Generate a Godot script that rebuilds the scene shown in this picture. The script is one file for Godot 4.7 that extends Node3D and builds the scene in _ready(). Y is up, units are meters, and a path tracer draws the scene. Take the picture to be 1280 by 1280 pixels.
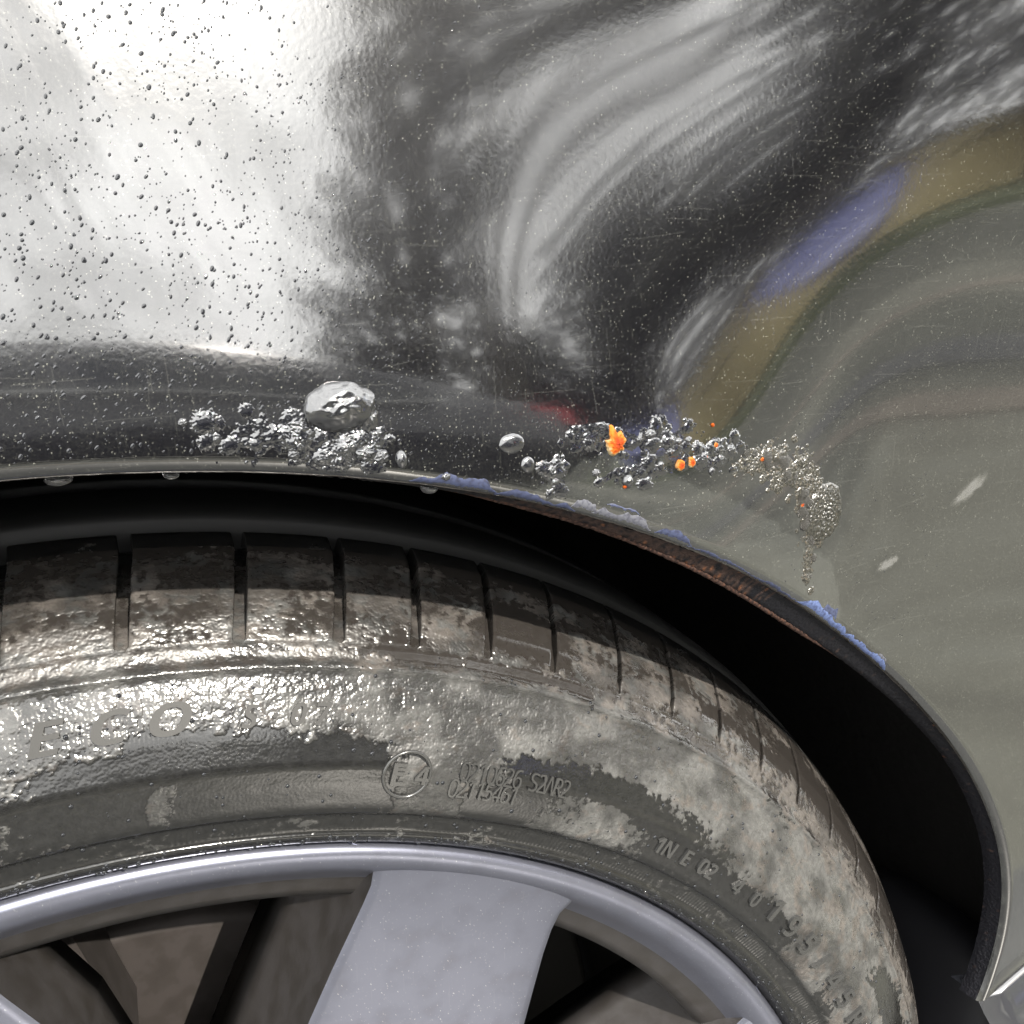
extends Node3D
# A close look at a rusting wheel arch on a dark blue car: bubbled paint, wet tyre, alloy wheel.
# The glossy wing mirrors a parking street that is built in front of it.

const H := 0.29                       # height of the wheel's axle above the ground
const STEER := -0.0717                # the front wheel is turned a little
var rng := RandomNumberGenerator.new()

# ------------------------------------------------------------------ helpers
func lin(r: float, g: float, b: float, a := 1.0) -> Color:
	return Color(r, g, b).linear_to_srgb() * Color(1, 1, 1, a)

func mat(called: String, c: Color, rough: float, metal := 0.0, spec := 0.5) -> StandardMaterial3D:
	var m := StandardMaterial3D.new()
	m.resource_name = called
	m.albedo_color = c
	m.roughness = rough
	m.metallic = metal
	m.metallic_specular = spec
	return m

func noise(seed_: int, freq: float, octaves := 3, kind := FastNoiseLite.TYPE_SIMPLEX_SMOOTH) -> FastNoiseLite:
	var n := FastNoiseLite.new()
	n.seed = seed_
	n.frequency = freq
	n.noise_type = kind
	n.fractal_octaves = octaves
	return n

func noise_map(seed_: int, freq: float, octaves: int, size := 512, ramp: Gradient = null) -> NoiseTexture2D:
	var t := NoiseTexture2D.new()
	t.width = size
	t.height = size
	t.seamless = true
	t.noise = noise(seed_, freq, octaves)
	if ramp:
		t.color_ramp = ramp
	return t

func gradient(points: Array) -> Gradient:
	var g := Gradient.new()
	var at := PackedFloat32Array()
	var cs := PackedColorArray()
	for p in points:
		at.append(p[0])
		cs.append(p[1])
	g.offsets = at
	g.colors = cs
	return g

func part(called: String, mesh: Mesh, m: Material, parent: Node) -> MeshInstance3D:
	var o := MeshInstance3D.new()
	o.name = called
	o.mesh = mesh
	o.material_override = m
	parent.add_child(o, true)
	return o

func tag(o: Node, label: String, category: String, group := "") -> void:
	o.set_meta("label", label)
	o.set_meta("category", category)
	if group:
		o.set_meta("group", group)

func structure(o: Node) -> void:
	o.set_meta("kind", "structure")

# a grid of nu x nv points, its normals by differences; flip turns it over
func grid(nu: int, nv: int, pts: PackedVector3Array, flip: bool, uvs := PackedVector2Array(), cols := PackedColorArray()) -> ArrayMesh:
	var nrm := PackedVector3Array()
	nrm.resize(nu * nv)
	for j in nv:
		for i in nu:
			var a := pts[j * nu + maxi(i - 1, 0)]
			var b := pts[j * nu + mini(i + 1, nu - 1)]
			var c := pts[maxi(j - 1, 0) * nu + i]
			var d := pts[mini(j + 1, nv - 1) * nu + i]
			var n := (b - a).cross(d - c)
			nrm[j * nu + i] = (-n if flip else n).normalized()
	var idx := PackedInt32Array()
	idx.resize((nu - 1) * (nv - 1) * 6)
	var k := 0
	for j in nv - 1:
		for i in nu - 1:
			var q := j * nu + i
			if flip:
				idx[k] = q; idx[k + 1] = q + 1; idx[k + 2] = q + nu
				idx[k + 3] = q + 1; idx[k + 4] = q + nu + 1; idx[k + 5] = q + nu
			else:
				idx[k] = q; idx[k + 1] = q + nu; idx[k + 2] = q + 1
				idx[k + 3] = q + 1; idx[k + 4] = q + nu; idx[k + 5] = q + nu + 1
			k += 6
	var arr := []
	arr.resize(Mesh.ARRAY_MAX)
	arr[Mesh.ARRAY_VERTEX] = pts
	arr[Mesh.ARRAY_NORMAL] = nrm
	arr[Mesh.ARRAY_INDEX] = idx
	if uvs.size():
		arr[Mesh.ARRAY_TEX_UV] = uvs
	if cols.size():
		arr[Mesh.ARRAY_COLOR] = cols
	var m := ArrayMesh.new()
	m.add_surface_from_arrays(Mesh.PRIMITIVE_TRIANGLES, arr)
	return m

func box(size: Vector3, at: Vector3, st: SurfaceTool, turn := Basis()) -> void:
	var b := BoxMesh.new()
	b.size = size
	st.append_from(b, 0, Transform3D(turn, at))

# ring turned about the z axis: points [r, z]
func lathe(profile: Array, a0: float, a1: float, n: int, flip := false) -> ArrayMesh:
	var pts := PackedVector3Array()
	for i in n + 1:
		var a := deg_to_rad(lerpf(a0, a1, float(i) / n))
		for p in profile:
			pts.append(Vector3(p[0] * cos(a), p[0] * sin(a), p[1]))
	return grid(profile.size(), n + 1, pts, flip)

func smooth(a: float, b: float, x: float) -> float:
	return smoothstep(a, b, x)

func table(t: Array, x: float) -> float:      # rows [x, y], x rising
	if x <= t[0][0]:
		return t[0][1]
	for i in t.size() - 1:
		if x <= t[i + 1][0]:
			var u: float = (x - t[i][0]) / (t[i + 1][0] - t[i][0])
			var y0: float = t[maxi(i - 1, 0)][1]
			var y3: float = t[mini(i + 2, t.size() - 1)][1]
			return cubic_interpolate(t[i][1], t[i + 1][1], y0, y3, u) if i > 0 and i < t.size() - 2 else lerpf(t[i][1], t[i + 1][1], u)
	return t[-1][1]

# ------------------------------------------------------------------ the wing's sheet metal: how far it bulges, in hundredths of a millimetre
const BULGE := [
	[1184, 930, 673, 413, 153, -106, -358, -591, -801, -994, -1177, -1358, -1542, -1726],
	[1063, 847, 629, 406, 178, -53, -287, -510, -713, -891, -1047, -1189, -1323, -1452],
	[938, 762, 583, 399, 207, 6, -207, -422, -621, -791, -925, -1027, -1106, -1167],
	[804, 669, 533, 391, 240, 77, -108, -314, -517, -692, -820, -883, -888, -860],
	[663, 568, 473, 377, 276, 164, 22, -165, -379, -584, -737, -789, -735, -620],
	[515, 455, 400, 353, 309, 264, 195, 48, -181, -451, -663, -727, -653, -438],
	[362, 332, 311, 310, 330, 367, 405, 343, 102, -278, -557, -516, -337, -131],
	[203, 201, 207, 244, 331, 459, 620, 705, 445, -53, -291, -245, -2, 230],
	[26, 64, 96, 158, 317, 552, 760, 1023, 618, -30, -116, -28, 256, 573],
	[-190, -86, -3, 78, 298, 704, 838, 1183, 640, 75, 168, 346, 652, 926],
	[-466, -298, -103, 121, 288, 489, 565, 567, 511, 482, 557, 789, 1047, 1258],
	[-795, -654, -505, -365, -261, -189, -84, 55, 353, 693, 908, 1107, 1331, 1571],
	[-1132, -1040, -951, -869, -795, -730, -601, -314, 137, 621, 1010, 1296, 1583, 1890],
	[-1475, -1440, -1411, -1380, -1326, -1239, -1086, -769, -241, 358, 872, 1351, 1798, 2215]]
var wave := noise(3, 55.0, 2)
var wave2 := noise(4, 210.0, 2)

func cub(t: float) -> Vector4:
	var s := 1.0 - t
	return Vector4(s * s * s, 3 * t * t * t - 6 * t * t + 4, -3 * t * t * t + 3 * t * t + 3 * t + 1, t * t * t) / 6.0

func bulge(x: float, y: float) -> float:
	var u := (x + 0.06) / 0.031
	var v := (y - 0.04) / 0.031
	var i := clampi(floori(u), 0, 10)
	var j := clampi(floori(v), 0, 10)
	var a := cub(u - i)
	var b := cub(v - j)
	var s := 0.0
	for k in 4:
		var row: Array = BULGE[j + k]
		s += b[k] * (a.x * row[i] + a.y * row[i + 1] + a.z * row[i + 2] + a.w * row[i + 3])
	return s * 1e-5

func wing_z(x: float, y: float) -> float:
	var cx := clampf(x, -0.05, 0.3)
	var cy := clampf(y, 0.06, 0.405)
	var z := bulge(cx, cy)
	if cx != x:
		z += (x - cx) * (bulge(cx, cy) - bulge(cx - 0.002 * signf(x - cx), cy)) / (0.002 * signf(x - cx))
	if cy != y:
		z += (y - cy) * (bulge(cx, cy) - bulge(cx, cy - 0.002 * signf(y - cy))) / (0.002 * signf(y - cy))
	var sx := x * 1.6 + y * 0.55            # the panel's slight waves run down and to the left
	z += 7e-5 * smooth(0.06, 0.04, x) * smooth(0.331, 0.348, y) * wave.get_noise_2d(sx, y * 0.35 - x * 0.2) + 0.5e-6 * wave2.get_noise_2d(sx * 1.2, y * 0.7)
	return 0.1227 + z

func wing_normal(x: float, y: float) -> Vector3:
	var e := 0.0006
	return Vector3(wing_z(x - e, y) - wing_z(x + e, y), wing_z(x, y - e) - wing_z(x, y + e), 2 * e).normalized()

const ARCH := [[0.0, 0.2350], [8.0, 0.2620], [14.0, 0.2855], [18.0, 0.2978], [22.0, 0.3054], [26.0, 0.3094], [30.0, 0.3108], [34.0, 0.3106], [38.0, 0.3096], [42.0, 0.3084], [46.0, 0.3075], [50.0, 0.3070], [54.0, 0.3070], [58.0, 0.3075], [62.0, 0.3083], [66.0, 0.3093], [70.0, 0.3103], [74.0, 0.3111], [78.0, 0.3117], [82.0, 0.3123], [86.0, 0.3129], [90.0, 0.3136], [94.0, 0.3136], [98.0, 0.3129], [106.0, 0.3111], [118.0, 0.3083], [130.0, 0.307], [142.0, 0.3096], [154.0, 0.3094], [166.0, 0.2855], [180.0, 0.235]]
const LIP := [[14.0, 0.0005], [22.0, 0.0007], [36.0, 0.0014], [44.0, 0.0030], [52.0, 0.0044], [58.0, 0.0046], [64.0, 0.0034], [70.0, 0.0020], [76.0, 0.0010], [84.0, 0.0006], [98.0, 0.0006], [180.0, 0.004]]

func arch_r(deg: float) -> float:
	return table(ARCH, deg)

func edge_drop(d: float) -> float:      # the sheet rolls inwards over its last millimetres
	var t := clampf(1.0 - d / 0.0032, 0.0, 1.0)
	return 0.0026 * (1.0 - sqrt(maxf(0.0, 1.0 - t * t * 0.97)))

func wing_point(deg: float, d: float) -> Vector3:
	var r := arch_r(deg) + d
	var a := deg_to_rad(deg)
	var x := r * cos(a)
	var y := r * sin(a)
	return Vector3(x, y, wing_z(x, y) - edge_drop(d))

# ------------------------------------------------------------------ tyre
# the tyre's cross-section from the rim outwards: [radius, half-width]
const TYRE := [[0.2195, 0.0850], [0.2212, 0.0900], [0.2232, 0.0935], [0.2258, 0.0955], [0.2264, 0.0953], [0.2268, 0.0948], [0.2316, 0.0960], [0.2321, 0.0968], [0.2332, 0.0977], [0.2345, 0.0981], [0.2400, 0.0986], [0.2450, 0.0986], [0.2520, 0.0960], [0.2600, 0.0922], [0.2638, 0.0901], [0.2643, 0.0905], [0.2650, 0.0905], [0.2656, 0.0896], [0.2662, 0.0886], [0.2690, 0.0868], [0.2705, 0.0845], [0.2735, 0.0795], [0.2775, 0.0725], [0.2800, 0.0640], [0.2815, 0.0560]]
const BLOCK := [[0.2688, 0.0869], [0.2700, 0.0861], [0.2740, 0.0828], [0.2780, 0.0780], [0.2820, 0.0715], [0.2850, 0.0660], [0.2866, 0.0618], [0.2871, 0.0600], [0.2870, 0.0586]]
const GAPS := [-6.0, -1.6, 2.8, 7.2, 11.6, 15.8, 19.9, 24.0, 28.3, 32.6, 37.0, 41.6, 46.0, 50.3, 54.6, 58.8, 63.4, 67.5, 71.65, 75.6, 80.3, 85.35, 90.4, 95.3, 99.8, 104.0, 108.2, 112.4, 116.8, 121.0, 125.4, 130.0, 134.4, 138.8, 143.2, 147.6, 152.0]
const S_MOST := 0.088                  # length of the cross-section that the dirt map covers
const A_FROM := 12.0                   # degrees that the dirt map covers
const A_SPAN := 96.0
var tyre_len := PackedFloat32Array()

func profile_s(table_: Array, k: int) -> float:
	var s := 0.0
	for i in k:
		s += Vector2(table_[i + 1][0] - table_[i][0], table_[i + 1][1] - table_[i][1]).length()
	return s

# radius and width at a length along the cross-section
func tyre_at(s: float) -> Vector2:
	var left := s
	for i in TYRE.size() - 1:
		var step := Vector2(TYRE[i + 1][0] - TYRE[i][0], TYRE[i + 1][1] - TYRE[i][1])
		if left <= step.length():
			return Vector2(TYRE[i][0], TYRE[i][1]) + step * (left / step.length())
		left -= step.length()
	return Vector2(TYRE[-1][0], TYRE[-1][1])

func s_of_r(r: float) -> float:
	for i in TYRE.size() - 1:
		if r <= TYRE[i + 1][0]:
			var t: float = (r - TYRE[i][0]) / (TYRE[i + 1][0] - TYRE[i][0])
			return lerpf(profile_s(TYRE, i), profile_s(TYRE, i + 1), clampf(t, 0, 1))
	return profile_s(TYRE, TYRE.size() - 1)

func side_point(deg: float, r: float, lift := 0.0) -> Transform3D:     # a frame on the sidewall: x along it, y outwards along the radius, z off it
	var a := deg_to_rad(deg)
	var s := s_of_r(r)
	var p := tyre_at(s - 0.0004)
	var q := tyre_at(s + 0.0004)
	var m := tyre_at(s)
	var radial := Vector3(cos(a), sin(a), 0)
	var up := (radial * (q.x - p.x) + Vector3(0, 0, q.y - p.y)).normalized()
	var along := Vector3(sin(a), -cos(a), 0)
	var out := along.cross(up)
	return Transform3D(Basis(along, up, out), radial * m.x + Vector3(0, 0, m.y) + out * lift)

# patches of bare wet rubber and painted shade (minus) and of grey film (plus) on the tyre: degrees, radius, half-widths, strength
const STAINS_AND_SHADE := [
	[88.0, 0.2395, 10.0, 0.0052, -1.1], [79.0, 0.2400, 7.0, 0.0070, -1.6], [74.5, 0.2415, 2.6, 0.0065, -0.8], [86.0, 0.2475, 5.0, 0.0030, -0.7], [80.0, 0.2505, 5.0, 0.0030, -1.0],
	[97.0, 0.2440, 5.0, 0.0060, 0.5], [84.0, 0.2395, 0.75, 0.0052, 2.6], [82.0, 0.2620, 9.0, 0.0055, 1.2], [72.0, 0.2590, 8.0, 0.0065, 0.9], [92.0, 0.2600, 5.0, 0.0050, 0.6],
	[66.0, 0.2375, 1.6, 0.0040, -2.6], [63.6, 0.2375, 1.0, 0.0050, -1.4], [69.6, 0.2420, 2.6, 0.0080, 1.6], [61.0, 0.2480, 6.0, 0.0035, -0.9], [55.0, 0.2470, 6.0, 0.0045, -0.7], [50.5, 0.2380, 3.4, 0.0045, -1.2],
	[41.0, 0.2372, 4.2, 0.0040, -2.4], [45.5, 0.2360, 2.0, 0.0030, -1.2], [58.0, 0.2560, 9.0, 0.0060, 0.6], [46.0, 0.2530, 9.0, 0.0050, 0.2], [33.0, 0.2500, 9.0, 0.0120, 0.8], [31.0, 0.2390, 5.0, 0.0060, 0.7],
	[28.5, 0.2360, 1.6, 0.0030, -1.3], [22.0, 0.2560, 4.0, 0.0050, -1.3], [58.0, 0.2360, 1.2, 0.0060, 1.6],
	[66.0, 0.2770, 1.6, 0.0040, -1.0], [64.5, 0.2750, 2.0, 0.0030, -1.3], [70.0, 0.2675, 8.0, 0.0012, -1.2], [40.0, 0.2790, 5.0, 0.0030, -1.0], [33.0, 0.2760, 6.0, 0.0030, -0.9], [47.0, 0.2750, 4.0, 0.0020, -0.5], [24.0, 0.2760, 6.0, 0.0040, -0.8], [88.0, 0.2700, 3.0, 0.0030, 0.4], [84.0, 0.2870, 40.0, 0.0028, -0.8], [40.0, 0.2872, 30.0, 0.0020, -0.6]]  # last two: clean tread and arch shade, darkening the tops of the blocks

func tyre_material() -> StandardMaterial3D:
	var w := 1280
	var h := 288
	var big := noise(11, 0.022, 4)
	var fine := noise(12, 0.11, 3)
	var grain := noise(13, 0.45, 2)
	var mud := noise(14, 0.03, 3)
	var color := PackedByteArray()
	var rough := PackedByteArray()
	var high := PackedByteArray()
	color.resize(w * h * 3)
	rough.resize(w * h)
	high.resize(w * h)
	# stains first, on a coarse grid
	for y in h:
		var s := (y + 0.5) / h * S_MOST
		var r: float
		if s > profile_s_block0:
			r = block_r(s)
		else:
			r = tyre_at(s).x
		var near := []
		for st in STAINS_AND_SHADE:
			if absf(r - st[1]) < 2.4 * st[3]:
				near.append(st)
		var band := smooth(0.2316, 0.2336, r)             # below it the bare bead band
		var shoulder := smooth(0.2640, 0.2672, r)
		for x in w:
			var deg := A_FROM + (x + 0.5) / w * A_SPAN
			var wx := x * 1.0
			var wy := y * 1.0
			var b := big.get_noise_2d(wx * 0.8, wy * 1.5)
			var f := fine.get_noise_2d(wx, wy * 1.25)
			var g := grain.get_noise_2d(wx, wy)
			var bias := 0.34 - 0.1 * shoulder
			for st in near:
				var dx: float = (deg - st[0]) / st[2]
				if absf(dx) < 2.4:
					var dy: float = (r - st[1]) / st[3]
					bias += st[4] * exp(-0.5 * (dx * dx * dx * dx + dy * dy * dy * dy))
			var streak := fine.get_noise_2d(wx * 1.1 + 500.0, wy * 0.3)
			var v := bias + 0.9 * b + 0.6 * f + 0.45 * streak + 0.2 * g
			var film := smooth(-0.07 - 0.12 * shoulder, 0.12 + 0.18 * shoulder, v) * band
			if band < 1.0:
				film = maxf(film, 0.0) + (1.0 - band) * smooth(0.42, 0.6, b + 0.6 * f + 0.2 * g) * 0.5
			var m := mud.get_noise_2d(wx, wy * 1.4)
			var brown := clampf(smooth(0.0, 0.35, m + 0.3 * f + 0.55 * shoulder - 0.25 + 0.3 * smooth(55.0, 30.0, deg)), 0, 1)
			var dry := smooth(-0.25, 0.35, mud.get_noise_2d(wx * 0.5 + 300.0, wy * 0.6) + 0.35 * smooth(66.0, 40.0, deg) * smooth(0.243, 0.25, r) - 0.1)
			var tone := (0.014 + 0.022 * dry) * (1.0 + 0.42 * f + 0.25 * g + 0.3 * b)
			var cr := lerpf(tone, tone * 1.02, brown)
			var cg := lerpf(tone * 0.99, tone * 0.91, brown)
			var cb := lerpf(tone * 0.95, tone * 0.82, brown)
			var dark := 0.004 + 0.0022 * f + 0.0012 * g
			var i := y * w + x
			color[i * 3] = int(255.0 * pow(clampf(lerpf(dark + 0.007 * shoulder, cr, film), 0, 1), 0.4545))
			color[i * 3 + 1] = int(255.0 * pow(clampf(lerpf(dark + 0.0055 * shoulder, cg, film), 0, 1), 0.4545))
			color[i * 3 + 2] = int(255.0 * pow(clampf(lerpf(dark * 0.98 + 0.0045 * shoulder, cb, film), 0, 1), 0.4545))
			var wet := smooth(-0.1, 0.4, mud.get_noise_2d(wx * 0.6 + 900.0, wy) + 0.4 * f)
			var soak := smooth(64.0, 72.0, deg) * smooth(0.2495, 0.253, r) * smooth(0.2672, 0.2640, r)
			rough[i] = int(255.0 * clampf(lerpf(0.14 + 0.06 * g, lerpf(lerpf(0.42, 0.22, wet), 0.17, soak), film), 0.05, 1))
			var hgt := 0.32 + 0.16 * film + 0.2 * f * film + 0.13 * g * (0.25 + film) + 0.08 * b + 0.1 * streak * film
			if r > 0.2272 and r < 0.2316:      # fine upright ribs of the bead band
				hgt += 0.22 * (0.5 + 0.5 * sin(deg * 21.0)) * smooth(0.1, -0.3, b)
			if deg > 82.2 and deg < 90.5 and r > 0.2508 and r < 0.2602:   # hatched ground of the moulded lettering
				hgt += 0.09 * (0.5 + 0.5 * sin(deg * 30.0)) * smooth(0.2508, 0.2525, r) * smooth(82.2, 83.0, deg)
			high[i] = int(255.0 * clampf(hgt, 0, 1))
	var m := mat("wet_dirty_rubber", Color.WHITE, 1.0, 0.0, 0.44)
	m.albedo_texture = ImageTexture.create_from_image(Image.create_from_data(w, h, false, Image.FORMAT_RGB8, color))
	m.roughness_texture = ImageTexture.create_from_image(Image.create_from_data(w, h, false, Image.FORMAT_L8, rough))
	m.heightmap_enabled = true
	m.heightmap_texture = ImageTexture.create_from_image(Image.create_from_data(w, h, false, Image.FORMAT_L8, high))
	m.heightmap_scale = 0.055
	return m

var profile_s_block0 := 0.0

func block_r(s: float) -> float:
	var left := s - profile_s_block0
	for i in BLOCK.size() - 1:
		var step := Vector2(BLOCK[i + 1][0] - BLOCK[i][0], BLOCK[i + 1][1] - BLOCK[i][1])
		if left <= step.length():
			return BLOCK[i][0] + step.x * (left / step.length())
		left -= step.length()
	return BLOCK[-1][0]

func dense(profile: Array, most: float) -> Array:      # [r, z, s] with extra points between
	var out := []
	var s := 0.0
	for i in profile.size() - 1:
		var a := Vector2(profile[i][0], profile[i][1])
		var b := Vector2(profile[i + 1][0], profile[i + 1][1])
		var n := ceili((b - a).length() / most)
		for k in n:
			var p := a.lerp(b, float(k) / n)
			out.append([p.x, p.y, s + (b - a).length() * k / n])
		s += (b - a).length()
	out.append([profile[-1][0], profile[-1][1], s])
	return out

func tyre_uv(deg: float, s: float) -> Vector2:
	return Vector2((deg - A_FROM) / A_SPAN, s / S_MOST)

func build_wheel(car: Node3D) -> void:
	var wheel := Node3D.new()
	wheel.name = "wheel"
	car.add_child(wheel, true)
	wheel.position = Vector3(0, H, 0)
	wheel.rotation.y = STEER
	profile_s_block0 = s_of_r(BLOCK[0][0])
	var rubber := tyre_material()
	var plain := mat("plain_rubber", lin(0.009, 0.009, 0.009), 0.6)
	# sidewall and groove floors
	var prof := dense(TYRE, 0.0016)
	var pts := PackedVector3Array()
	var uvs := PackedVector2Array()
	var n := 720
	for i in n + 1:
		var deg := lerpf(-90.0, 270.0, float(i) / n)
		var a := deg_to_rad(deg)
		for p in prof:
			pts.append(Vector3(p[0] * cos(a), p[0] * sin(a), p[1]))
			uvs.append(tyre_uv(deg, p[2]))
	var tyre := part("tyre", grid(prof.size(), n + 1, pts, false, uvs), rubber, wheel)
	# the tread's inner ribs and its far side
	part("tread_rib", lathe([[0.2815, 0.0560], [0.2812, 0.0525], [0.2880, 0.0515], [0.2898, 0.0490], [0.2908, 0.0440], [0.2914, 0.0300], [0.2906, 0.0285], [0.2835, 0.0280]], -90, 270, 240), plain, wheel)
	part("tread_rib", lathe([[0.2835, 0.0280], [0.2835, 0.0200], [0.2912, 0.0195], [0.2918, 0.0180], [0.2920, -0.0180], [0.2912, -0.0195], [0.2835, -0.0200]], -90, 270, 240), plain, wheel)
	part("tread_rib", lathe([[0.2835, -0.0200], [0.2835, -0.0280], [0.2912, -0.0290], [0.2900, -0.0500], [0.2850, -0.0700], [0.2650, -0.0900], [0.2400, -0.0985], [0.2200, -0.0880]], -90, 270, 240), plain, wheel)
	# shoulder blocks
	var bp := dense(BLOCK, 0.0012)
	for g in GAPS.size() - 1:
		var a0: float = GAPS[g] + lerpf(0.2, 0.34, smooth(58.0, 78.0, GAPS[g]))
		var a1: float = GAPS[g + 1] - lerpf(0.2, 0.34, smooth(58.0, 78.0, GAPS[g + 1]))
		var nn := 22
		pts = PackedVector3Array()
		uvs = PackedVector2Array()
		for i in nn + 5:
			var t := clampf(float(i - 2) / nn, 0, 1)
			for k in bp.size():
				var p: Array = bp[k]
				var f := float(k) / (bp.size() - 1)
				var skew := -0.7 * f + 0.9 * maxf(0.0, f - 0.75)
				var pinch := 0.18 * smooth(0.07, 0.0, f)            # the groove runs out towards the sidewall
				var lo := a0 - pinch
				var hi := a1 + pinch
				var deg := lerpf(lo, hi, t) + skew
				var sink := 0.0
				var wall := mini(i, nn + 4 - i)
				if wall == 0:
					sink = 0.0052 * smooth(0.0, 0.16, f)
				elif wall == 1:
					sink = 0.0004
					deg += -0.06 if i < 3 else 0.06
				deg += 0.0
				var a := deg_to_rad(deg)
				var edge := 0.0
				if k == 0:
					edge = 0.0006
				var q := Vector2(p[0], p[1]) - Vector2(0.86, 0.5) * (sink + edge)
				pts.append(Vector3(q.x * cos(a), q.x * sin(a), q.y))
				uvs.append(tyre_uv(deg, profile_s_block0 + p[2]))
		part("tread_block", grid(bp.size(), nn + 5, pts, false, uvs), rubber, wheel)
	build_lettering(wheel)
	build_rim(wheel)

# moulded lettering on the sidewall
func write_round(wheel: Node3D, words: String, deg: float, r: float, tall: float, step: float, slant: float, bold: bool, m: Material, depth := 0.0007, wide := 1.0) -> void:
	var font := SystemFont.new()
	font.font_names = PackedStringArray(["Droid Sans"])
	font.font_weight = 700 if bold else 400
	var at := deg
	for c in words:
		if c != " ":
			var tm := TextMesh.new()
			tm.text = c
			tm.font = font
			tm.font_size = 64
			tm.pixel_size = tall / 76.0
			tm.depth = depth
			tm.curve_step = 2.0
			var o := part("letter", tm, m, wheel)
			var f := side_point(at, r, depth * 0.45)
			var lean := Basis(Vector3(wide, 0, 0), Vector3(slant, 1, 0), Vector3(0, 0, 1))
			o.transform = Transform3D(f.basis * lean, f.origin)
		at -= step

func build_lettering(wheel: Node3D) -> void:
	var m := mat("moulded_rubber", lin(0.02, 0.02, 0.0195), 0.22)
	var bare := mat("moulded_wet_rubber", lin(0.018, 0.018, 0.0175), 0.5, 0.0, 0.28)
	for k in 4:      # large italic word
		var word: String = "IECO"[k]
		write_round(wheel, word, 91.3 - 2.62 * k, 0.2560, 0.0112, 0, 0.30, true, bare, 0.0008, 1.35)
	write_round(wheel, "S·07", 79.8, 0.2553, 0.0080, 1.15, 0.25, true, bare, 0.0007)
	write_round(wheel, "E", 72.0, 0.2432, 0.0092, 0, 0, true, m)
	write_round(wheel, "4", 70.6, 0.2432, 0.0060, 0, 0, true, m)
	write_round(wheel, "0210626 S2WR2", 68.1, 0.2450, 0.0044, 0.56, 0, false, m, 0.0005, 0.85)
	write_round(wheel, "02115461", 68.5, 0.2407, 0.0044, 0.56, 0, false, m, 0.0005, 0.85)
	write_round(wheel, "1N E 02", 52.7, 0.2392, 0.0054, 0.86, 0, true, m)
	write_round(wheel, "4 0", 44.6, 0.2398, 0.0070, 1.1, 0, true, m)
	write_round(wheel, "195/45R16", 40.2, 0.2412, 0.0116, 2.5, 0, true, m, 0.0010)
	var ring := TorusMesh.new()
	ring.inner_radius = 0.0052
	ring.outer_radius = 0.0061
	ring.rings = 40
	ring.ring_segments = 8
	var o := part("approval_ring", ring, m, wheel)
	var f := side_point(71.45, 0.2432, 0.0001)
	o.transform = Transform3D(f.basis * Basis(Vector3.RIGHT, PI / 2), f.origin)

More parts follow.
